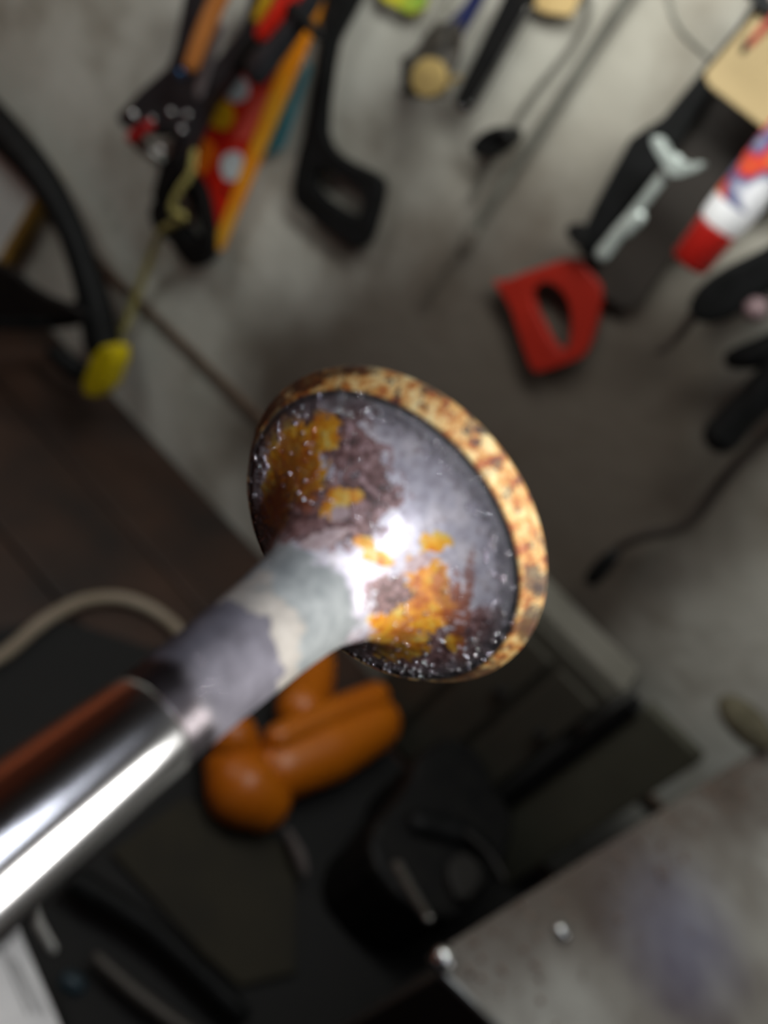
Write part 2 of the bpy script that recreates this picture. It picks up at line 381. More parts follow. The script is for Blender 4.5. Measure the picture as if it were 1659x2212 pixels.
def build_valve_material():
    nt = vm.node_tree; N = nt.nodes; L = nt.links; b = N['Principled BSDF']
    tc = N.new('ShaderNodeTexCoord'); mp = N.new('ShaderNodeMapping'); mp.inputs['Scale'].default_value = (1000, 1000, 1000)
    L.new(tc.outputs['Object'], mp.inputs['Vector']); V = mp.outputs['Vector']      # millimetres
    def noi(scale, detail=5, rough=.6):
        n = N.new('ShaderNodeTexNoise'); n.inputs['Scale'].default_value = scale; n.inputs['Detail'].default_value = detail; n.inputs['Roughness'].default_value = rough
        L.new(V, n.inputs['Vector']); return n.outputs['Fac']
    def att(k):
        a = N.new('ShaderNodeAttribute'); a.attribute_name = k; return a.outputs['Fac']
    def ramp(fac, stops):
        r = N.new('ShaderNodeValToRGB')
        while len(r.color_ramp.elements) < len(stops): r.color_ramp.elements.new(.5)
        for e, (p, c) in zip(r.color_ramp.elements, stops): e.position = p; e.color = c if isinstance(c, tuple) else lin(c)
        L.new(fac, r.inputs['Fac']); return r.outputs['Color']
    def math_(op, a, b_=None, c=None, clamp=False):
        n = N.new('ShaderNodeMath'); n.operation = op; n.use_clamp = clamp
        for i, v in enumerate((a, b_, c)):
            if v is None: continue
            if isinstance(v, (int, float)): n.inputs[i].default_value = v
            else: L.new(v, n.inputs[i])
        return n.outputs[0]
    def mix(fac, a, b_, mode='MIX'):
        n = N.new('ShaderNodeMix'); n.data_type = 'RGBA'; n.blend_type = mode
        if isinstance(fac, (int, float)): n.inputs[0].default_value = fac
        else: L.new(fac, n.inputs[0])
        for i, v in ((6, a), (7, b_)):
            if isinstance(v, str): n.inputs[i].default_value = lin(v)
            else: L.new(v, n.inputs[i])
        return n.outputs[2]
    def step(v, lo, hi):
        n = N.new('ShaderNodeMapRange'); n.interpolation_type = 'SMOOTHSTEP'
        n.inputs['From Min'].default_value = lo; n.inputs['From Max'].default_value = hi
        L.new(v, n.inputs['Value']); return n.outputs['Result']
    n1 = noi(.55); n2 = noi(1.6); n3 = noi(5, 4, .7); n4 = noi(.22, 4); nf = noi(.7, 6, .75)
    def edge(k, amt=1.0, lo=.42, hi=.5):
        return step(math_('ADD', math_('ADD', att(k), math_('MULTIPLY', math_('SUBTRACT', n2, .5), amt*1.7)), math_('MULTIPLY', math_('SUBTRACT', nf, .5), .9)), lo, hi)
    zone = att('zone'); st = att('stem')
    base = ramp(n1, [(.35, '#94909a'), (.5, '#aba8b2'), (.65, '#bfbac0')])
    base = mix(math_('MULTIPLY', step(n2, .45, .7), .35), base, '#6a5a58')
    pur = ramp(n2, [(.36, '#2c1c1c'), (.47, '#553a3a'), (.55, '#745654'), (.66, '#9a8288')])
    c = mix(edge('pur', 1.3, .35, .6), base, pur)
    yel = ramp(nf, [(.36, '#8a3c06'), (.45, '#b36c08'), (.53, '#be8a14'), (.64, '#b8a458')])
    c = mix(edge('yel', 1.0, .42, .5), c, yel)
    c = mix(math_('MULTIPLY', edge('bro', 1.2, .4, .8), .65), c, '#7d3d14')
    c = mix(edge('pal', 1.0, .42, .52), c, ramp(n2, [(.3, '#7c6468'), (.7, '#b0a0a0')]))
    # outer ring of the face: grainy and dark
    rn = math_('ADD', zone, math_('MULTIPLY', math_('SUBTRACT', n2, .5), 2.2))
    ring = math_('MULTIPLY', step(rn, 10.5, 11.9), step(st, -20, 3.2))
    c = mix(math_('MULTIPLY', ring, .8), c, ramp(n3, [(.35, '#1d1f22'), (.6, '#4a484c'), (.8, '#8d8a90')]))
    # seat and margin: straw and rust scale with black flecks
    seat = ramp(noi(.9, 5, .65), [(.34, '#642a0c'), (.43, '#9c5418'), (.5, '#bb8c48'), (.62, '#cfba86')])
    fl = step(noi(.75, 6, .7), .53, .58)
    seat = mix(math_('MULTIPLY', fl, .9), seat, '#241f1e')
    seat = mix(math_('MULTIPLY', edge('rim_dark', 1.6, .35, .7), .8), seat, '#3a2416')
    sm = math_('MULTIPLY', step(zone, 12.55, 12.75), 1)
    sm = math_('MULTIPLY', sm, math_('SUBTRACT', 1, step(st, 1.85, 1.95)))
    c = mix(sm, c, seat)
    gap = math_('MULTIPLY', step(zone, 12.1, 12.3), math_('SUBTRACT', 1, step(zone, 12.6, 12.8)))
    c = mix(math_('MULTIPLY', gap, .85), c, '#191b1d')
    # stem neck: grey frosted bands with wavy limits
    wv = math_('ADD', st, math_('MULTIPLY', math_('SUBTRACT', n4, .5), 9))
    s1 = ramp(n1, [(.35, '#6c7172'), (.65, '#888c8c')])          # grey-green band by the head
    s2 = ramp(n1, [(.35, '#7f7b75'), (.65, '#98948e')])          # pale band
    s3 = ramp(n1, [(.35, '#4c4a52'), (.65, '#66646d')])          # lavender band
    s4 = ramp(n1, [(.35, '#2f2c2f'), (.65, '#474347')])          # bare dark metal next to the polish
    c = mix(step(wv, 9.6, 10.6), c, s1)
    c = mix(step(wv, 14.4, 14.9), c, s2)
    c = mix(step(wv, 16.9, 17.3), c, s3)
    bare = step(math_('ADD', st, math_('MULTIPLY', math_('SUBTRACT', n4, .5), 5)), 22.2, 23.5)
    c = mix(bare, c, s4)
    L.new(c, b.inputs['Base Color'])
    # gloss: crust glints, frosted stem dull
    onstem = step(wv, 8.6, 10.2)
    ro = math_('ADD', .30, math_('MULTIPLY', n3, .30))
    ro = math_('ADD', math_('MULTIPLY', ro, math_('SUBTRACT', 1, onstem)), math_('MULTIPLY', onstem, .85))
    ro = math_('SUBTRACT', ro, math_('MULTIPLY', bare, .5))
    L.new(ro, b.inputs['Roughness'])
    me = math_('MULTIPLY', math_('SUBTRACT', 1, step(math_('ADD', att('yel'), att('pur')), .2, .7)), .35)
    me = math_('MAXIMUM', me, math_('MULTIPLY', bare, .8))
    L.new(me, b.inputs['Metallic'])
    L.new(math_('MULTIPLY', math_('SUBTRACT', 1, onstem), .6), b.inputs['Coat Weight']); b.inputs['Coat Roughness'].default_value = .14
    hgt = math_('ADD', math_('MULTIPLY', n3, .6), math_('MULTIPLY', noi(14, 3, .7), .5))
    bp = N.new('ShaderNodeBump'); bp.inputs['Distance'].default_value = .00012
    gran = math_('MAXIMUM', math_('MAXIMUM', edge('pur', 1.3, .3, .6), ring), math_('MULTIPLY', sm, .6))
    gran = math_('MULTIPLY', gran, math_('SUBTRACT', 1, onstem))
    L.new(math_('ADD', .22, math_('MULTIPLY', gran, .7)), bp.inputs['Strength'])
    L.new(hgt, bp.inputs['Height']); L.new(bp.outputs['Normal'], b.inputs['Normal']); L.new(bp.outputs['Normal'], b.inputs['Coat Normal'])
    b2 = cm.node_tree.nodes['Principled BSDF']
    b2.inputs['Base Color'].default_value = lin('#d9dbde'); b2.inputs['Metallic'].default_value = 1; b2.inputs['Roughness'].default_value = .16
    N2 = cm.node_tree.nodes; L2 = cm.node_tree.links
    t2 = N2.new('ShaderNodeTexCoord'); mp2 = N2.new('ShaderNodeMapping'); mp2.inputs['Scale'].default_value = (900,)*3
    q = N2.new('ShaderNodeTexNoise'); q.inputs['Scale'].default_value = .8; q.inputs['Detail'].default_value = 6
    bb = N2.new('ShaderNodeBump'); bb.inputs['Strength'].default_value = .08; bb.inputs['Distance'].default_value = .0001
    L2.new(t2.outputs['Object'], mp2.inputs['Vector']); L2.new(mp2.outputs['Vector'], q.inputs['Vector']); L2.new(q.outputs['Fac'], bb.inputs['Height']); L2.new(bb.outputs['Normal'], b2.inputs['Normal'])
build_valve_material()

# tiny mirror beads added on head and neck to make glints, one part
def grains():
    bm = bmesh.new(); rnd = random.Random(9)
    prof = [(s, r) for s, r in fine if 1.4 < s < 26]
    def rad(s):
        for (s0, r0), (s1, r1) in zip(prof, prof[1:]):
            if s0 <= s <= s1: return r0+(r1-r0)*(s-s0)/max(1e-6, s1-s0)
        return 3
    def srf(r):
        for (s0, r0), (s1, r1) in zip(prof, prof[1:]):
            if r1 <= r <= r0: return s0+(s1-s0)*(r0-r)/max(1e-6, r0-r1)
        return 5
    u = Mv; w = AX.cross(u)
    n = 0
    while n < 620:
        if rnd.random() < .62: r = rnd.uniform(10.6, 12.6)
        else: r = rnd.uniform(5.5, 11)
        th = rnd.uniform(0, 2*math.pi); s = srf(r)
        dr = math.cos(th)*u+math.sin(th)*w
        p = HC+AX*s*mm+dr*r*mm
        px, py = proj(p)
        k = max([blob(px, py, *b) for b in PUR]+[0])
        if r < 10.6 and rnd.random() > k: continue
        n += 1
        sz = rnd.choice((.05, .06, .08, .10, .15))*mm
        g = bmesh.ops.create_icosphere(bm, subdivisions=2, radius=sz)
        rot = Matrix.Rotation(rnd.uniform(0, 6), 3, Vector((rnd.random(), rnd.random(), rnd.random()+.01)))
        for v in g['verts']: v.co = rot @ v.co + p + (AX*.8+dr*.2)*sz*.15
    for gx, gy in ((452, 1472), (472, 1468), (444, 1496), (424, 1520), (414, 1548), (480, 1492), (416, 1412), (440, 1430), (586, 1218), (430, 1500)):
        best = None
        for i in range(40):
            s = 8+i*.43; r = rad(s)
            for j in range(60):
                th = j*math.pi/30; dr = math.cos(th)*u+math.sin(th)*w
                p = HC+AX*s*mm+dr*r*mm
                if dr.dot(CAM-p) < 0: continue
                q = proj(p); e = (q[0]-gx)**2+(q[1]-gy)**2
                if best is None or e < best[0]: best = (e, p)
        g_ = bmesh.ops.create_icosphere(bm, subdivisions=2, radius=.085*mm)
        for v in g_['verts']: v.co = v.co+best[1]
    return bm
g = obj('glint_beads', grains(), mat('glint_bead', '#d0ccd2', rough=.07, metal=.9), valve, smooth=True)
g['kind'] = 'stuff'; g['label'] = 'tiny mirror beads added to make the glints'

# ------------------------------------------------------------------ tools on the wall, from the left
def nail(px, py, length, parent=None):
    p = WP(px, py, 0)
    return obj('nail', tube_bm([p+Vector((0, .01, 0)), p-Vector((0, length, 0))], [.0018, .0018], 8, 1, 'flat'), steel, parent, smooth=True)

wb = thing('whiteboard_panel', 'white panel with thin yellow wooden edge at the left of the wall', 'panel', WP(-60, 500, .02))
wall_slab('panel', [(97, 384), (-8, 567), (-230, 380), (-160, 190)], .022, .018, mat('white_laminate', '#e8ecea', '#dfe3e0', rough=.4, scale=6), wb)
wall_slab('edge_strip', [(97, 384), (108, 396), (4, 580), (-10, 567)], .026, .024, mat('yellow_wood', '#a8863e', '#8f6d2c', rough=.6, scale=60), wb)

def OFF(pts, base, clear):
    r = []
    for x, y in pts:
        q = BP(x, y, BENCH); r.append(max(base, D-q.y+clear))
    return r
bs = thing('bow_saw', 'black tubular bow saw frame with yellow grip at left', 'bow saw', WP(150, 600, .06))
_p = [(-160, 130), (-80, 195), (0, 278), (82, 372), (145, 478), (182, 580), (205, 660), (222, 745)]
wall_tube('frame', _p, OFF(_p, .055, .06), [76, 80, 82, 72, 62, 64, 74, 80], black, bs, seg=16)
_p = [(-160, 694), (0, 692), (110, 688), (190, 672)]
wall_tube('crossbar', _p, OFF(_p, .055, .06), [42, 44, 46, 56], black, bs)
_p = [(120, 765), (160, 795), (175, 800)]
wall_tube('tensioner', _p, OFF(_p, .055, .06), [40, 50, 44], black, bs)
_p = [(206, 744), (252, 756), (213, 864), (166, 850)]
wall_slab('grip', _p, max(OFF(_p, .055, .075)), .03, yellow, bs, smooth=1, bevel=.004)
wall_slab('blade_guard', [(-150, 500), (20, 582), (70, 628), (165, 668), (180, 690), (-150, 690)], max(OFF([(-150, 690), (180, 690)], .04, .05)), .01, blackm, bs, smooth=1)

cord = tag(wall_tube('yellow_twine', [(420, 330), (412, 375), (388, 410), (372, 452), (398, 470), (350, 498), (330, 540), (300, 625), (272, 700), (246, 750)], [.085, .085, .085, .08, .075, .06, .03, .016, .014, .02], [15, 15, 14, 16, 14, 16, 15, 17, 16, 12], mat('faded_cord', '#8d8244', '#a39a5a', rough=.9, scale=200)), 'faded yellow twine hanging below the sleeved saw handle', 'twine')

# handsaw in its printed card sleeve
hs = thing('sleeved_handsaw', 'handsaw with black handle in red and orange card sleeve', 'handsaw', WP(480, 300, .02))
red = mat('red_card', '#c81e0a', '#b8180a', rough=.45, scale=20)
orange = mat('orange_card', '#e0860a', '#d8a02a', rough=.45, scale=15)
wall_slab('handle', [(369, 371), (334, 425), (318, 456), (330, 500), (362, 520), (392, 562), (411, 582), (433, 575), (455, 550), (455, 500), (440, 422), (419, 380), (395, 362)], .036, .018, black, hs,
          hole=[(369, 408), (392, 404), (432, 485), (430, 517), (411, 516), (366, 460)], smooth=1, bevel=.004)
wall_slab('blade_sleeve', [(453, 546), (462, 545), (650, 60), (690, -30), (610, -30), (436, 232), (392, 340), (423, 388), (442, 440), (447, 500)], .022, .008, red, hs)
wall_slab('sleeve_edge', [(452, 547), (470, 541), (668, 60), (704, -30), (668, -30), (632, 62)], .0245, .012, orange, hs)
wp = mat('white_print', '#c2c8ca', '#aeb6ba', rough=.5)
op = mat('orange_print', '#e07008', '#d86208', rough=.5)
yp = mat('yellow_print', '#e0b010', '#d09c10', rough=.5)
pk = mat('pink_print', '#d85a4c', '#c8483c', rough=.5)
def pr(pts, mt, sm=2, off=.0235): wall_slab('printed_patch', pts, off, .0012, mt, hs, smooth=sm, bevel=0)
pr([(488, 172), (530, 165), (540, 205), (515, 225), (486, 212)], wp)
pr([(482, 330), (525, 325), (522, 385), (488, 395), (474, 362)], wp)
pr([(445, 240), (480, 210), (510, 240), (495, 285), (455, 275)], yp)
pr([(400, 335), (430, 290), (465, 310), (460, 355), (428, 385), (405, 362)], op)
pr([(430, 248), (455, 215), (462, 236), (440, 282)], op)
for k in range(4):
    dx = 16*k
    pr([(505+dx*.55, 305-dx*.1), (512+dx*.55, 305-dx*.1), (560+dx*.55, 200-dx*.1), (553+dx*.55, 200-dx*.1)], pk, 0)
pr([(482, 405), (492, 403), (494, 418), (484, 420)], black, 1)
hs_n = nail(640, 40, .02)
hs_n.parent = hs; hs_n.matrix_parent_inverse = Matrix.Translation(-hs.location)
tealo = tag(wall_slab('teal_blade', [(660, 130), (672, 140), (612, 318), (578, 340), (570, 330), (625, 210)], .012, .003, mat('teal_plastic', '#2b6f7c', '#245f6c', rough=.5)), 'narrow teal blade showing behind the orange sleeve edge', 'blade')

# cluster of black tools over the sleeve
dg = mat('dark_grey_metal', '#24262a', '#34363a', rough=.38, metal=.4, scale=40)
gun = thing('caulking_gun', 'black metal tool with red tip and silver bolts beside the sleeve', 'tool', WP(340, 230, .06))
wall_slab('body', [(402, -40), (470, -40), (440, 60), (432, 150), (470, 120), (520, 60), (545, -40), (590, -40), (560, 50), (498, 160), (440, 236), (388, 358), (362, 340), (372, 290), (326, 296), (262, 276), (248, 252), (300, 196), (360, 143), (375, 100)], .055, .022, dg, gun, bevel=.003)
wall_tube('trigger', [(385, 282), (345, 285)], .07, [26, 22], black, gun)
wall_tube('red_tip', [(322, 272), (285, 298)], .065, [24, 26], mat('red_plastic', '#b0141a', '#9c1016', rough=.4), gun)
wall_tube('spring', [(300, 310), (330, 330), (350, 345)], .05, [30, 34, 26], steel, gun)
wall_tube('slide_bar', [(478, 60), (452, 130), (430, 200)], .08, [24, 26, 26], mat('grey_bar', '#8a8486', '#6f6a6c', rough=.4, metal=.5), gun, flat=.4)
for px, py, r in ((288, 250, 12), (393, 281, 9), (346, 326, 11), (370, 244, 9), (404, 248, 8), (330, 258, 7)):
    c = WP(px, py, .082); ball('bolt', WP(px, py, .078), pxm(c, r), bright, gun, (1, .6, 1), 2)
c = WP(391, 160, .082); ball('bolt', c, pxm(c, 12), mat('blue_anodised', '#3a6a9a', rough=.25, metal=.8), gun, (1, .6, 1), 2)
wall_slab('rod_guide', [(350, 340), (395, 330), (392, 372), (368, 400), (332, 438), (326, 420)], .064, .012, black, gun, smooth=1)

tag(wall_tube('wooden_handle', [(500, -60), (462, 20), (436, 80), (414, 138)], .095, [42, 40, 38, 34], mat('tan_handle', '#b5733a', '#a8662e', rough=.5, scale=30)), 'tan orange rounded handle hanging at the top over black tools', 'handle')
sn = thing('side_cutters', 'pair of pliers with red and yellow grips at the top edge', 'pliers', WP(590, 20, .1))
wall_tube('red_grip', [(640, -40), (606, 20), (566, 72)], .095, [34, 40, 34], mat('red_grip', '#c02010', '#a81a0e', rough=.4), sn)
wall_tube('yellow_grip', [(590, -60), (575, 0), (556, 40)], .09, [26, 30, 24], mat('yellow_grip', '#b89414', '#a88410', rough=.4), sn)
sh = thing('knife_sheath', 'dark grey rounded sheath lying across the red sleeve', 'sheath', WP(590, 110, .1))
wall_tube('sheath', [(690, -20), (640, 48), (596, 104), (558, 150)], .09, [40, 54, 60, 68], dg, sh, flat=.6, seg=16)
wall_tube('belt_loop', [(630, 16), (660, 46), (688, 76)], .1, [26, 28, 24], black, sh, flat=.5)
tag(wall_tube('black_marker', [(600, 60), (545, 110), (520, 140)], .075, [44, 46, 34], black), 'black stubby tool between red grip and sheath', 'tool')

# black saw with a square ring handle
ks = thing('pad_saw', 'long black saw hanging with square ring handle', 'saw', WP(700, 300, .02))
wall_slab('frame', [(712, -50), (784, -50), (764, 6), (732, 62), (716, 100), (694, 274), (708, 318), (740, 346), (812, 378), (824, 398), (818, 440), (794, 522), (768, 542), (748, 530), (646, 452), (628, 425), (640, 340), (656, 295), (690, 90)], .022, .014, black, ks,
          hole=[(679, 366), (700, 360), (776, 408), (784, 430), (776, 464), (764, 474), (672, 412)], smooth=1, bevel=.004)
nail(745, -15, .045, ks)

# brush
br = thing('wire_brush', 'dark round brush with blue handle and tan disc face', 'brush', WP(930, 140, .05))
wall_tube('handle', [(1060, -60), (1022, 10), (990, 55), (965, 88)], .05, [32, 34, 44, 52], mat('navy_plastic', '#0d1336', '#121a44', rough=.4), br)
bm = bmesh.new()
rnd = random.Random(2)
for k in range(500):                        # bristles
    a = WP(972+rnd.uniform(-34, 28), 74+rnd.uniform(-26, 26), .05+rnd.uniform(-.02, .02))
    b = WP(915+rnd.uniform(-52, 52), 172+rnd.uniform(-46, 40), .05+rnd.uniform(-.03, .025))
    tube_bm([a, b], [.0011, .0009], 4, 1, 'flat', 1, bm)
o = obj('bristles', bm, mat('dark_bristle', '#2a2724', '#4a443c', rough=.7, scale=80), br); o['kind'] = 'stuff'
ball('bristle_core', WP(948, 118, .05), pxm(WP(948, 118, .05), 52), mat('dark_bristle', '#2a2724'), br, (1, .5, 1.2))
p = WP(922, 168, .085)
obj('face_disc', lathe_bm([(0, 0), (0, pxm(p, 38)), (.004, pxm(p, 40)), (.012, pxm(p, 40)), (.016, pxm(p, 36)), (.016, 0)], p, Vector((-.1, 1, -.1)), Vector((1, 0, 0)), 40), mat('tan_cork', '#85703f', '#6f5b32', rough=.8, scale=60, bump=.3), br, smooth=True, bevel=.001)
wall_tube('hanging_loop', [(960, 200), (975, 175), (990, 168)], .06, 12, mat('tan_cork', '#a88c50'), br)

tag(wall_slab('yellow_green_packet', [(815, -60), (930, -60), (905, 20), (886, 32), (822, 0)], .02, .012, mat('lime_print', '#c0b828', '#7aa03a', rough=.5, scale=14, lo=.45, hi=.55)), 'yellow and green printed packet at the top edge', 'packet')
for i, (x0, x1, w) in enumerate(((985, 930, 12), (962, 905, 10))):
    tag(wall_tube('thin_stick', [(x0+10, -50), (x0-20, 10), (x1, 70)], .02+.012*i, w, mat('grey_stick', '#9b988f', '#7f7c74', rough=.5)), ('grey thin stick right of its pair above the round brush', 'grey thin stick left of its pair above the round brush')[i], 'stick')

fl = thing('flat_file', 'long black file hanging right of the round brush', 'file', WP(1060, 120, .03))
wall_slab('blade', [(1112, -60), (1152, -60), (1148, 0), (1016, 232), (996, 246), (978, 226), (984, 205)], .03, .012, blackm, fl)
wall_tube('edge_band', [(1140, 20), (1080, 128), (1022, 228)], .034, 8, steel, fl)
wall_tube('end_ring', [(984, 226), (1000, 240), (1012, 226)], .034, 7, bright, fl)
tag(wall_slab('tan_paper_tag', [(1130, -50), (1270, -50), (1232, 36), (1180, 30), (1138, 12)], .02, .006, mat('tan_paper', '#b49a68', '#a88c5a', rough=.8, scale=20)), 'small tan card at top edge right of the black file', 'card')
ck = thing('black_clip', 'small black clip stuck on the bare wall under the file', 'clip', WP(1058, 305, .02))
wall_slab('jaw', [(1017, 308), (1040, 284), (1078, 270), (1106, 282), (1094, 306), (1056, 338), (1028, 338), (1014, 325)], .03, .028, black, ck, smooth=1, bevel=.003)
wall_tube('lever', [(1060, 290), (1086, 285), (1100, 300)], .036, 12, blackm, ck)

# rods
rodm = mat('grey_rod', '#6f6e66', '#5d5c55', rough=.45, metal=.3, scale=40)
rodk = mat('grey_rod_tip', '#5a544c', '#4a443d', rough=.6, metal=.2, scale=40)
r2 = thing('long_metal_rod', 'long grey metal rod hanging down the middle of the wall', 'rod', WP(1200, 230, .01))
wall_tube('rod', [(1385, -50), (1290, 92), (1180, 262), (1059, 442), (1005, 530)], .012, [30, 27, 25, 22, 22], rodm, r2, flat=.6)
wall_tube('tip', [(1003, 532), (960, 588), (919, 652)], .012, [14, 11, 12], rodk, r2, flat=.6)
wall_tube('collar', [(1022, 506), (1002, 536)], .014, 24, rodk, r2, flat=.7)
r1 = tag(wall_tube('bent_wire_rod', [(1268, -50), (1274, 20), (1240, 92), (1160, 195), (1100, 285), (1020, 430)], .008, [12, 12, 11, 11, 10, 9], rodm), 'thin bent grey wire rod left of the long metal rod', 'rod')
tag(wall_tube('loose_wire', [(1440, -60), (1452, 20), (1478, 70), (1530, 120)], .004, [7, 8, 7, 5], mat('pale_wire', '#77766c', rough=.6)), 'short loose grey wire at the upper right of the wall', 'wire')

# orange-handled saw with a wide dark blade
os_ = thing('panel_saw', 'saw with orange red D handle and wide dark blade', 'saw', WP(1300, 500, .03))
wall_slab('handle', [(1059, 604), (1080, 610), (1150, 582), (1245, 552), (1275, 590), (1300, 622), (1296, 665), (1268, 762), (1240, 782), (1157, 808), (1148, 800), (1137, 777), (1118, 720), (1100, 660)], .022, .012, mat('orange_red_plastic', '#911a09', '#841607', rough=.5, scale=20), os_,
          hole=[(1148, 626), (1180, 606), (1216, 630), (1234, 672), (1230, 748), (1208, 764), (1178, 718), (1150, 660)], smooth=1, bevel=.004)
os_.children[-1]['label'] = 'orange red handle with an open hand hole'
db = mat('dark_blade', '#1d1814', '#2b241e', rough=.7, metal=0, scale=8)
wall_slab('blade', [(1535, 197), (1900, 340), (1800, 420), (1620, 470), (1520, 520), (1450, 560), (1385, 655), (1350, 670), (1297, 640), (1258, 560), (1318, 492), (1463, 311)], .016, .006, db, os_)
wall_slab('back_rail', [(1700, -60), (1645, 18), (1628, 45), (1535, 197), (1463, 311), (1318, 492), (1290, 570), (1248, 545), (1262, 490), (1285, 440), (1360, 300), (1385, 282), (1430, 255), (1499, 171), (1592, 60), (1630, 0), (1650, -60)], .03, .012, black, os_)
wall_slab('back_notch', [(1215, 488), (1262, 480), (1268, 540), (1235, 530)], .042, .01, blackm, os_, smooth=1)

# tan board, frame and clutter in the top right corner
tb = thing('tan_board', 'tan wooden board at the upper right with dark frame', 'board', WP(1600, 150, .09))
wall_slab('board', [(1519, 160), (1530, 186), (1800, 395), (1900, 120), (1640, 20)], .075, .02, mat('tan_wood', '#94815c', '#84724e', rough=.7, scale=8), tb)
wall_slab('frame_bar', [(1580, -40), (1640, 20), (1760, 100), (1775, 80), (1650, -2), (1610, -50)], .085, .02, black, tb)
tag(wall_tube('red_handle', [(1620, 96), (1650, 62), (1700, 20)], .1, [16, 22, 26], mat('dull_red', '#8c3a2c', '#7a2f24', rough=.5)), 'dull red handle in front of the tan board', 'handle')
tag(wall_tube('dark_hook', [(1606, 108), (1614, 90), (1632, 76)], .1, [18, 14, 12], blackm), 'small dark hook on the tan board', 'hook')
tag(wall_slab('pinkish_box', [(1640, -30), (1720, 60), (1800, 0), (1700, -80)], .07, .03, mat('pink_grey', '#9a8a8a', '#867878', rough=.6)), 'pinkish grey box above the tan board corner', 'box')

# open-ended spanner in front of the dark blade
spn = thing('spanner', 'pale steel spanner with forked open jaw over dark blade', 'spanner', WP(1380, 450, .07))
pst = mat('pale_steel', '#b4bcb8', '#98a09c', rough=.4, metal=.5, scale=50)
wall_tube('shaft', [(1302, 548), (1340, 500), (1366, 466), (1418, 400), (1458, 350)], .075, [34, 32, 26, 27, 34], pst, spn, flat=.5)
wall_tube('collar', [(1352, 496), (1378, 470)], .075, [36, 34], pst, spn, flat=.6)
wall_slab('open_jaw', [(1440, 378), (1428, 350), (1410, 322), (1404, 300), (1416, 292), (1430, 304), (1440, 328), (1464, 346), (1486, 356), (1506, 350), (1518, 355), (1506, 370), (1478, 378), (1458, 384)], .085, .016, pst, spn, smooth=1, bevel=.003)

# spray can held upside down
c0, c1 = WP(1489, 567, .13), WP(1690, 316, .13)
axc = (c1-c0).normalized(); rc = pxm(c0, 47)
can = thing('spray_can', 'white spray can with red cap and red blue print', 'spray can', c0)
ref = Vector((0, -1, 0))
cp = mat('can_red', '#86120c', '#780f0a', rough=.35)
obj('cap', lathe_bm([(-.001, 0), (-.001, rc*.86), (.002, rc*.93), (.028, rc*.97), (.032, rc*.97), (.032, 0)], c0, axc, ref), cp, can, smooth=True, bevel=.001)
Lc = (c1-c0).length
cl = bpy.data.materials.new('can_label'); cl.use_nodes = True
nt = cl.node_tree; bb = nt.nodes['Principled BSDF']; bb.inputs['Roughness'].default_value = .35
tc = nt.nodes.new('ShaderNodeTexCoord'); vo = nt.nodes.new('ShaderNodeTexNoise'); vo.inputs['Scale'].default_value = 34; vo.inputs['Detail'].default_value = 1
rp = nt.nodes.new('ShaderNodeValToRGB'); rp.color_ramp.interpolation = 'EASE'
els = [(.3, '#c8c8cc'), (.42, '#3a3f68'), (.49, '#a82c20'), (.57, '#b05a30'), (.68, '#907868')]
while len(rp.color_ramp.elements) < len(els): rp.color_ramp.elements.new(.5)
for e, (p_, c_) in zip(rp.color_ramp.elements, els): e.position = p_; e.color = lin(c_)
nt.links.new(tc.outputs['Object'], vo.inputs['Vector']); nt.links.new(vo.outputs['Fac'], rp.inputs['Fac']); nt.links.new(rp.outputs['Color'], bb.inputs['Base Color'])
obj('shoulder', lathe_bm([(.032, 0), (.032, rc*.95), (.036, rc*1.04), (.05, rc*1.07), (.05, 0)], c0, axc, ref), white, can, smooth=True)
obj('printed_label', lathe_bm([(.05, 0), (.05, rc*1.075), (.115, rc*1.075), (.115, 0)], c0, axc, ref), cl, can, smooth=True)
obj('can_body', lathe_bm([(.115, 0), (.115, rc*1.07), (Lc, rc*1.07), (Lc+.004, rc), (Lc+.004, 0)], c0, axc, ref), mat('can_white', '#c2c2c8', '#989bb0', rough=.35, scale=24), can, smooth=True)
for o in list(can.children):
    mdx = o.modifiers.new('edge', 'EDGE_SPLIT'); mdx.split_angle = math.radians(45)

# black things at the right edge
hg = thing('hand_drill', 'black bulky tool hanging under the spray can', 'tool', WP(1570, 640, .06))
wall_slab('body', [(1760, 480), (1640, 540), (1540, 590), (1492, 635), (1480, 680), (1515, 705), (1580, 692), (1640, 640), (1780, 580)], .08, .06, black, hg, smooth=1, bevel=.006)
wall_tube('spindle', [(1500, 680), (1460, 730), (1428, 756)], .05, [26, 18, 20], mat('dark_rod', '#2b2522', '#383029', rough=.5), hg)
o = ball('pink_knob', WP(1632, 668, .1), pxm(WP(1632, 668, .1), 26), mat('dusky_pink', '#6a5558', '#5a474a', rough=.6)); tag(o, 'dusky pink round knob at the right edge under the black tool', 'knob')
gc = thing('g_clamp', 'black clamp with rounded foot at the right edge', 'clamp', WP(1600, 900, .06))
wall_tube('screw', [(1562, 938), (1610, 885), (1720, 780)], .06, [84, 78, 96], black, gc, seg=18)
wall_tube('frame', [(1590, 775), (1650, 760), (1760, 720)], .05, [50, 70, 90], black, gc)
wall_slab('spine', [(1620, 800), (1800, 700), (1850, 900), (1650, 900)], .04, .03, black, gc, smooth=1)
cb = thing('lead_with_plug', 'dark lead ending in black plug below the black clamp', 'cable', WP(1400, 1150, .02))
wall_tube('cable', [(1322, 1200), (1348, 1176), (1392, 1158), (1460, 1142), (1510, 1108), (1568, 1030), (1640, 955), (1760, 860)], .03, [18, 20, 22, 24, 24, 22, 20, 20], mat('dark_cable', '#241f1c', '#2e2824', rough=.5), cb)
wall_tube('plug', [(1280, 1250), (1300, 1226), (1324, 1200)], .032, [34, 40, 30], black, cb)

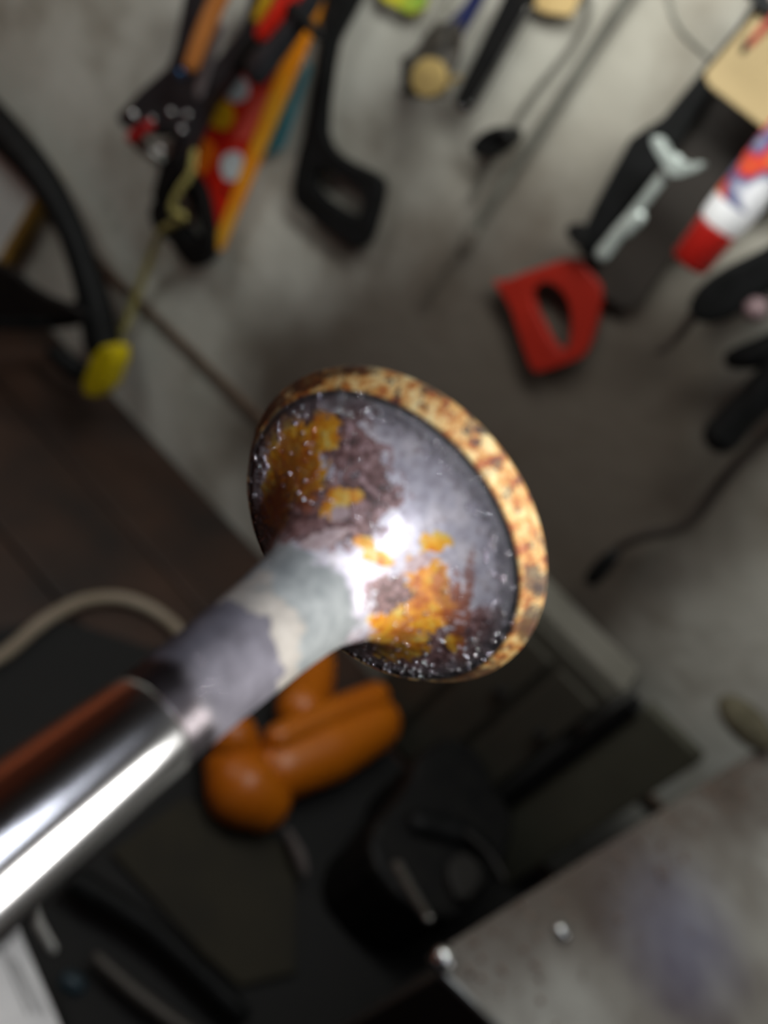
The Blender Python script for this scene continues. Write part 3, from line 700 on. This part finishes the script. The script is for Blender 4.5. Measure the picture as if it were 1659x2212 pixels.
# low boxes standing on the bench against the wall, right of the valve
olive = mat('olive_board', '#423f35', '#35322a', rough=.75, scale=7, lo=.3, hi=.7)
pale = mat('lit_top_grey', '#77736a', '#67645b', rough=.6, scale=10)  # paler than the carcass, painting in light the top catches from above
p0 = WP(1080, 1205, 0); p1 = WP(1432, 1398, 0)
zt_ = (p0.z+p1.z)/2 - .004
bx = thing('low_cupboard', 'low dark olive cupboard with pale grey top edge on bench', 'cupboard', Vector(((p0.x+p1.x)/2, D-.05, BENCH)))
obj('carcass', box_bm((p0.x, D-.062, BENCH), (p1.x, D-.003, zt_-.012)), olive, bx, bevel=.003)
obj('top', box_bm((p0.x-.005, D-.052, zt_-.012), (p1.x+.004, D-.003, zt_)), pale, bx, bevel=.002)
xm = p0.x
dw = (p1.x-xm)/3
for i in range(3):
    f = obj('door', box_bm((xm+dw*i+.006, D-.069, BENCH+.012), (xm+dw*(i+1)-.006, D-.062, zt_-.03)), olive, bx, bevel=.002)
    k = ball('knob', Vector((xm+dw*(i+1)-.02, D-.074, (BENCH+zt_)/2+.05)), .007, blackm, f, sub=2)
    k.matrix_parent_inverse = Matrix.Identity(4)
pz = WP(1560, 1440, .03)
pb = thing('olive_crate', 'olive grey crate standing at right of the low cupboard', 'crate', Vector((p1.x+.05, D-.08, BENCH)))
obj('side_panel', box_bm((p1.x+.022, D-.085, BENCH+.005), (.222, D-.07, zt_+.03)), mat('olive_light', '#4c4b3f', '#3f3e33', rough=.75, scale=7), pb, bevel=.003)
obj('base_board', box_bm((p1.x+.022, D-.07, BENCH+.005), (.222, D-.01, BENCH+.02)), olive, pb, bevel=.003)
obj('corner_post', box_bm((p1.x+.006, D-.09, BENCH+.005), (p1.x+.02, D-.07, zt_+.02)), black, pb, bevel=.002)

# ------------------------------------------------------------------ steel-topped stand in the lower right
ZS = 1.20
def sheet_material():
    mt = bpy.data.materials.new('worn_sheet_steel'); mt.use_nodes = True
    nt = mt.node_tree; N = nt.nodes; L = nt.links; b = N['Principled BSDF']
    tc = N.new('ShaderNodeTexCoord')
    n = N.new('ShaderNodeTexNoise'); n.inputs['Scale'].default_value = 9; n.inputs['Detail'].default_value = 6
    r = N.new('ShaderNodeValToRGB'); r.color_ramp.elements[0].position = .32; r.color_ramp.elements[1].position = .66
    r.color_ramp.elements[0].color = lin('#6b6259'); r.color_ramp.elements[1].color = lin('#bcbcb6')
    L.new(tc.outputs['Object'], n.inputs['Vector']); L.new(n.outputs['Fac'], r.inputs['Fac'])
    # blue stain
    g = N.new('ShaderNodeVectorMath'); g.operation = 'DISTANCE'; g.inputs[1].default_value = BP(1440, 1960, ZS)
    L.new(tc.outputs['Object'], g.inputs[0])
    ad = N.new('ShaderNodeMath'); ad.operation = 'MULTIPLY_ADD'; ad.inputs[1].default_value = .08
    L.new(n.outputs['Fac'], ad.inputs[0]); L.new(g.outputs['Value'], ad.inputs[2])
    mr = N.new('ShaderNodeMapRange'); mr.interpolation_type = 'SMOOTHSTEP'
    mr.inputs['From Min'].default_value = .05; mr.inputs['From Max'].default_value = .125; mr.inputs['To Min'].default_value = .5; mr.inputs['To Max'].default_value = 0
    L.new(ad.outputs[0], mr.inputs['Value'])
    mx = N.new('ShaderNodeMix'); mx.data_type = 'RGBA'; mx.inputs[7].default_value = lin('#5a5f90')
    L.new(mr.outputs['Result'], mx.inputs[0]); L.new(r.outputs['Color'], mx.inputs[6])
    # oily brown border by the bench, widened to colour in the less lit side
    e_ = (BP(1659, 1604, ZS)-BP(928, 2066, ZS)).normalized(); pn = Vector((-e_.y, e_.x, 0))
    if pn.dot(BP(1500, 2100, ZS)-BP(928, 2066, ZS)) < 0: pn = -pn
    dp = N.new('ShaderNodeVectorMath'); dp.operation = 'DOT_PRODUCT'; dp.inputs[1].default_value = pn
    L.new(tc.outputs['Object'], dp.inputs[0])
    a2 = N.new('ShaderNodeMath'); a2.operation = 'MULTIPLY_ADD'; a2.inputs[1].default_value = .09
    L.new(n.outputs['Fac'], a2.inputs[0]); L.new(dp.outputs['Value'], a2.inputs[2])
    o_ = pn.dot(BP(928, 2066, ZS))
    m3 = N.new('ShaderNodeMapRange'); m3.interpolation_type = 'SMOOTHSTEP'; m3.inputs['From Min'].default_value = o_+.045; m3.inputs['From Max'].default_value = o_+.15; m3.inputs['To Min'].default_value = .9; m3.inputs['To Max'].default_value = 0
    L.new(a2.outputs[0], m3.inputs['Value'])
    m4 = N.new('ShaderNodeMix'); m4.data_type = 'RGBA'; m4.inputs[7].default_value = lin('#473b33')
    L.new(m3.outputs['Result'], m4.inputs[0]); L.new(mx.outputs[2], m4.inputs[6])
    L.new(m4.outputs[2], b.inputs['Base Color'])
    b.inputs['Roughness'].default_value = .6; b.inputs['Metallic'].default_value = .1
    bp = N.new('ShaderNodeBump'); bp.inputs['Strength'].default_value = .3; bp.inputs['Distance'].default_value = .004
    L.new(n.outputs['Fac'], bp.inputs['Height']); L.new(bp.outputs['Normal'], b.inputs['Normal'])
    return mt
sheet = sheet_material()
st = thing('steel_stand', 'worn grey steel topped stand in the lower right corner', 'stand', BP(1400, 2000, ZS)-Vector((0, 0, ZS-BENCH)))
q0 = BP(928, 2066, ZS); q1 = BP(1659, 1604, ZS); q2 = BP(1078, 2212, ZS)
eA = (q1-q0); eB = (q2-q0).normalized()
far = q0+eA*1.08; nr = q0+eB*.75; fr2 = far+eB*.45
top = [q0, far, fr2, nr]
obj('steel_top', slab_bm(top, .006, None, Vector((0, 0, -1))), sheet, st, bevel=.002)
ce = sum(top, Vector())/4
inn = [ce+(p-ce)*.96-Vector((0, 0, .006)) for p in top]
obj('body', slab_bm(inn, ZS-.006-BENCH-.006, None, Vector((0, 0, -1))), mat('dark_enamel', '#161514', '#201e1c', rough=.6, scale=10), st, bevel=.003)
# scuffed rust fringe along the far-left edge: loose swarf
bm = bmesh.new(); rnd = random.Random(5)
nrm = Vector((0, 0, 1))
for k in range(260):
    t = rnd.random()**.8; w = abs(rnd.gauss(0, .03))
    p = q0+eA*t*1.05+eB*(w+.003)+nrm*.0008
    r = rnd.uniform(.0006, .0022)
    g_ = bmesh.ops.create_icosphere(bm, subdivisions=1, radius=r)
    for v in g_['verts']: v.co = Vector((v.co.x, v.co.y, v.co.z*.6))+p
o = obj('metal_swarf', bm, mat('swarf', '#8a7568', '#5a4a42', rough=.6, metal=.3, scale=90)); o['kind'] = 'stuff'; tag(o, 'brown swarf and grit scattered along the steel top edge', 'swarf')
# raised steel corner bolt, second bolt, edge rail
p = q0+eA*.01+eB*.006
bolt = tag(obj('corner_bolt', lathe_bm([(0, 0), (0, .0075), (.004, .0075), (.007, .005), (.008, 0)], p, Vector((0, 0, 1)), Vector((1, 0, 0)), 20), bright, smooth=True), 'shiny bolt head at the corner of the steel top', 'bolt')
p = BP(1210, 2015, ZS)
tag(obj('small_bolt', lathe_bm([(0, 0), (0, .006), (.003, .006), (.0055, .004), (.006, 0)], p, Vector((0, 0, 1)), Vector((1, 0, 0)), 20), bright, smooth=True), 'small shiny bolt head lying in the middle of the steel top', 'bolt')
obj('edge_rail', tube_bm([q0+Vector((0, 0, -.003))+eB*.01, nr+Vector((0, 0, -.003))], [.003, .003], 10, 1), steel, st, smooth=True)
bench_tube('side_bar', [(858, 1872), (892, 1930), (926, 1985)], [1.12, 1.14, 1.16], [26, 24, 20], steel, st)
# rag at far right
tag(ball('rag', WP(1612, 1562, .1), .022, mat('ochre_rag', '#4a4534', '#5c5644', rough=.95, scale=60, bump=.6), None, (1.4, .8, .7), 3), 'crumpled ochre rag behind the steel topped stand', 'rag')

# ------------------------------------------------------------------ things lying on the bench
orp = mat('orange_tool_plastic', '#b8640a', '#b05c08', rough=.38, scale=20)
zo = BENCH+.045
ot = thing('orange_plastic_tool', 'orange moulded plastic tool with rounded lobes on the bench', 'tool', BP(640, 1640, BENCH))
bench_tube('knob', [(505, 1660), (525, 1700), (560, 1725)], [zo, zo, zo-.003], [130, 165, 140], orp, ot, seg=28)
bench_tube('upper_lobe', [(500, 1590), (520, 1625)], [zo+.02, zo], [110, 100], orp, ot, seg=24)
bench_tube('body', [(600, 1662), (700, 1618), (805, 1562)], [zo, zo+.004, zo+.008], [135, 150, 125], orp, ot, seg=28)
bench_tube('rib', [(600, 1592), (700, 1548), (812, 1504)], [zo+.03, zo+.032, zo+.034], [58, 68, 62], orp, ot, seg=20)
bench_tube('neck', [(650, 1530), (672, 1480), (680, 1430)], [zo+.005, zo, zo], [110, 100, 90], orp, ot, seg=20)

# white cable
tag(bench_tube('white_cable', [(-60, 1445), (10, 1412), (90, 1345), (175, 1300), (255, 1292), (325, 1315), (385, 1362), (430, 1430), (455, 1500)], BENCH+.012, [30, 30, 30, 28, 28, 28, 28, 26, 26], mat('off_white_cable', '#8f8271', '#857866', rough=.6)), 'dusty off-white cable curving over the dark bench', 'cable')

# black sheet standing in for deep shade, and the black machine on it
tag(flat_slab('shade_sheet', [(-400, 1450), (120, 1330), (420, 1430), (760, 1560), (1180, 1900), (1400, 2800), (-500, 3000)], BENCH+.004, .004, mat('shade_black', '#050505', '#0a0807', rough=.8, scale=12)), 'black sheet standing in for shade over the bench front', 'mat')
bg_ = thing('bench_grinder', 'black bulky machine standing left of the steel topped stand', 'machine', BP(950, 1800, BENCH))
zg = BENCH+.12
flat_slab('housing', [(880, 1700), (905, 1622), (985, 1578), (1050, 1640), (1070, 1700), (1098, 1730), (1120, 1780), (1080, 1900), (960, 2010), (820, 1900), (790, 1800)], zg, .118, blackm, bg_, smooth=1, bevel=.008)
bench_tube('spindle', [(900, 1780), (980, 1800), (1040, 1830)], zg, [60, 66, 50], black, bg_, seg=18)
bench_tube('tool_rest', [(1010, 1800), (1060, 1850), (1090, 1900)], zg+.02, 14, mat('brown_enamel', '#15120f', '#1a1714', rough=.6), bg_)
flat_slab('front_cover', [(960, 1870), (1010, 1830), (1050, 1890), (1000, 1960)], zg+.012, .014, mat('brown_enamel', '#15120f', '#1a1714', rough=.6), bg_, smooth=1)
cs = tag(flat_slab('olive_cardboard', [(240, 1840), (400, 1720), (640, 1830), (640, 2100), (520, 2130), (440, 2060)], BENCH+.012, .006, mat('olive_card', '#1d190d', '#272213', rough=.85, scale=14)), 'flat olive brown card lying below the valve stem', 'card')
tag(bench_tube('grey_bar', [(210, 2070), (300, 2150), (420, 2240)], BENCH+.025, [26, 30, 34], mat('grey_bar2', '#4a4540', '#3a3632', rough=.5, metal=.3)), 'dull grey bar lying at the bottom edge left of centre', 'bar')
tag(bench_tube('dark_bar', [(160, 1900), (330, 2010), (520, 2190)], BENCH+.03, [60, 50, 44], black), 'thick black bar between the olive card and grey bar', 'bar')
tag(bench_tube('white_scrap', [(620, 1800), (645, 1850), (655, 1880)], BENCH+.03, [26, 44, 30], mat('scrap_white', '#5a5250', '#4d4644', rough=.7), flat=.6), 'small pale scrap under the orange tool', 'scrap')
tag(bench_tube('blue_cap', [(148, 2120), (164, 2130)], BENCH+.05, [44, 44], mat('dull_blue', '#16303c', '#122832', rough=.5)), 'small dull blue cap at the bottom left', 'cap')
bwx = thing('white_box', 'white printed card box cut off by bottom left corner', 'box', BP(20, 2200, BENCH))
zb = BENCH+.22
flat_slab('lid', [(-300, 1900), (12, 1962), (34, 1985), (132, 2212), (190, 2350), (-300, 2400)], zb, .22-.002, white, bwx, bevel=.003)
for k in range(3):
    d = 18*k
    flat_slab('printed_line', [(-6+d*1.0, 2040+d), (2+d, 2040+d), (66+d, 2190), (58+d, 2190)], zb+.0004, .0004, mat('grey_print', '#9a9a9c', rough=.6), bwx, bevel=0)
tag(bench_tube('white_bracket', [(58, 1920), (78, 1985), (112, 2045)], BENCH+.18, [34, 36, 30], mat('white_enamel', '#b9b9b6', '#a5a5a2', rough=.35), flat=.5), 'white bent bracket beside the white card box', 'bracket')
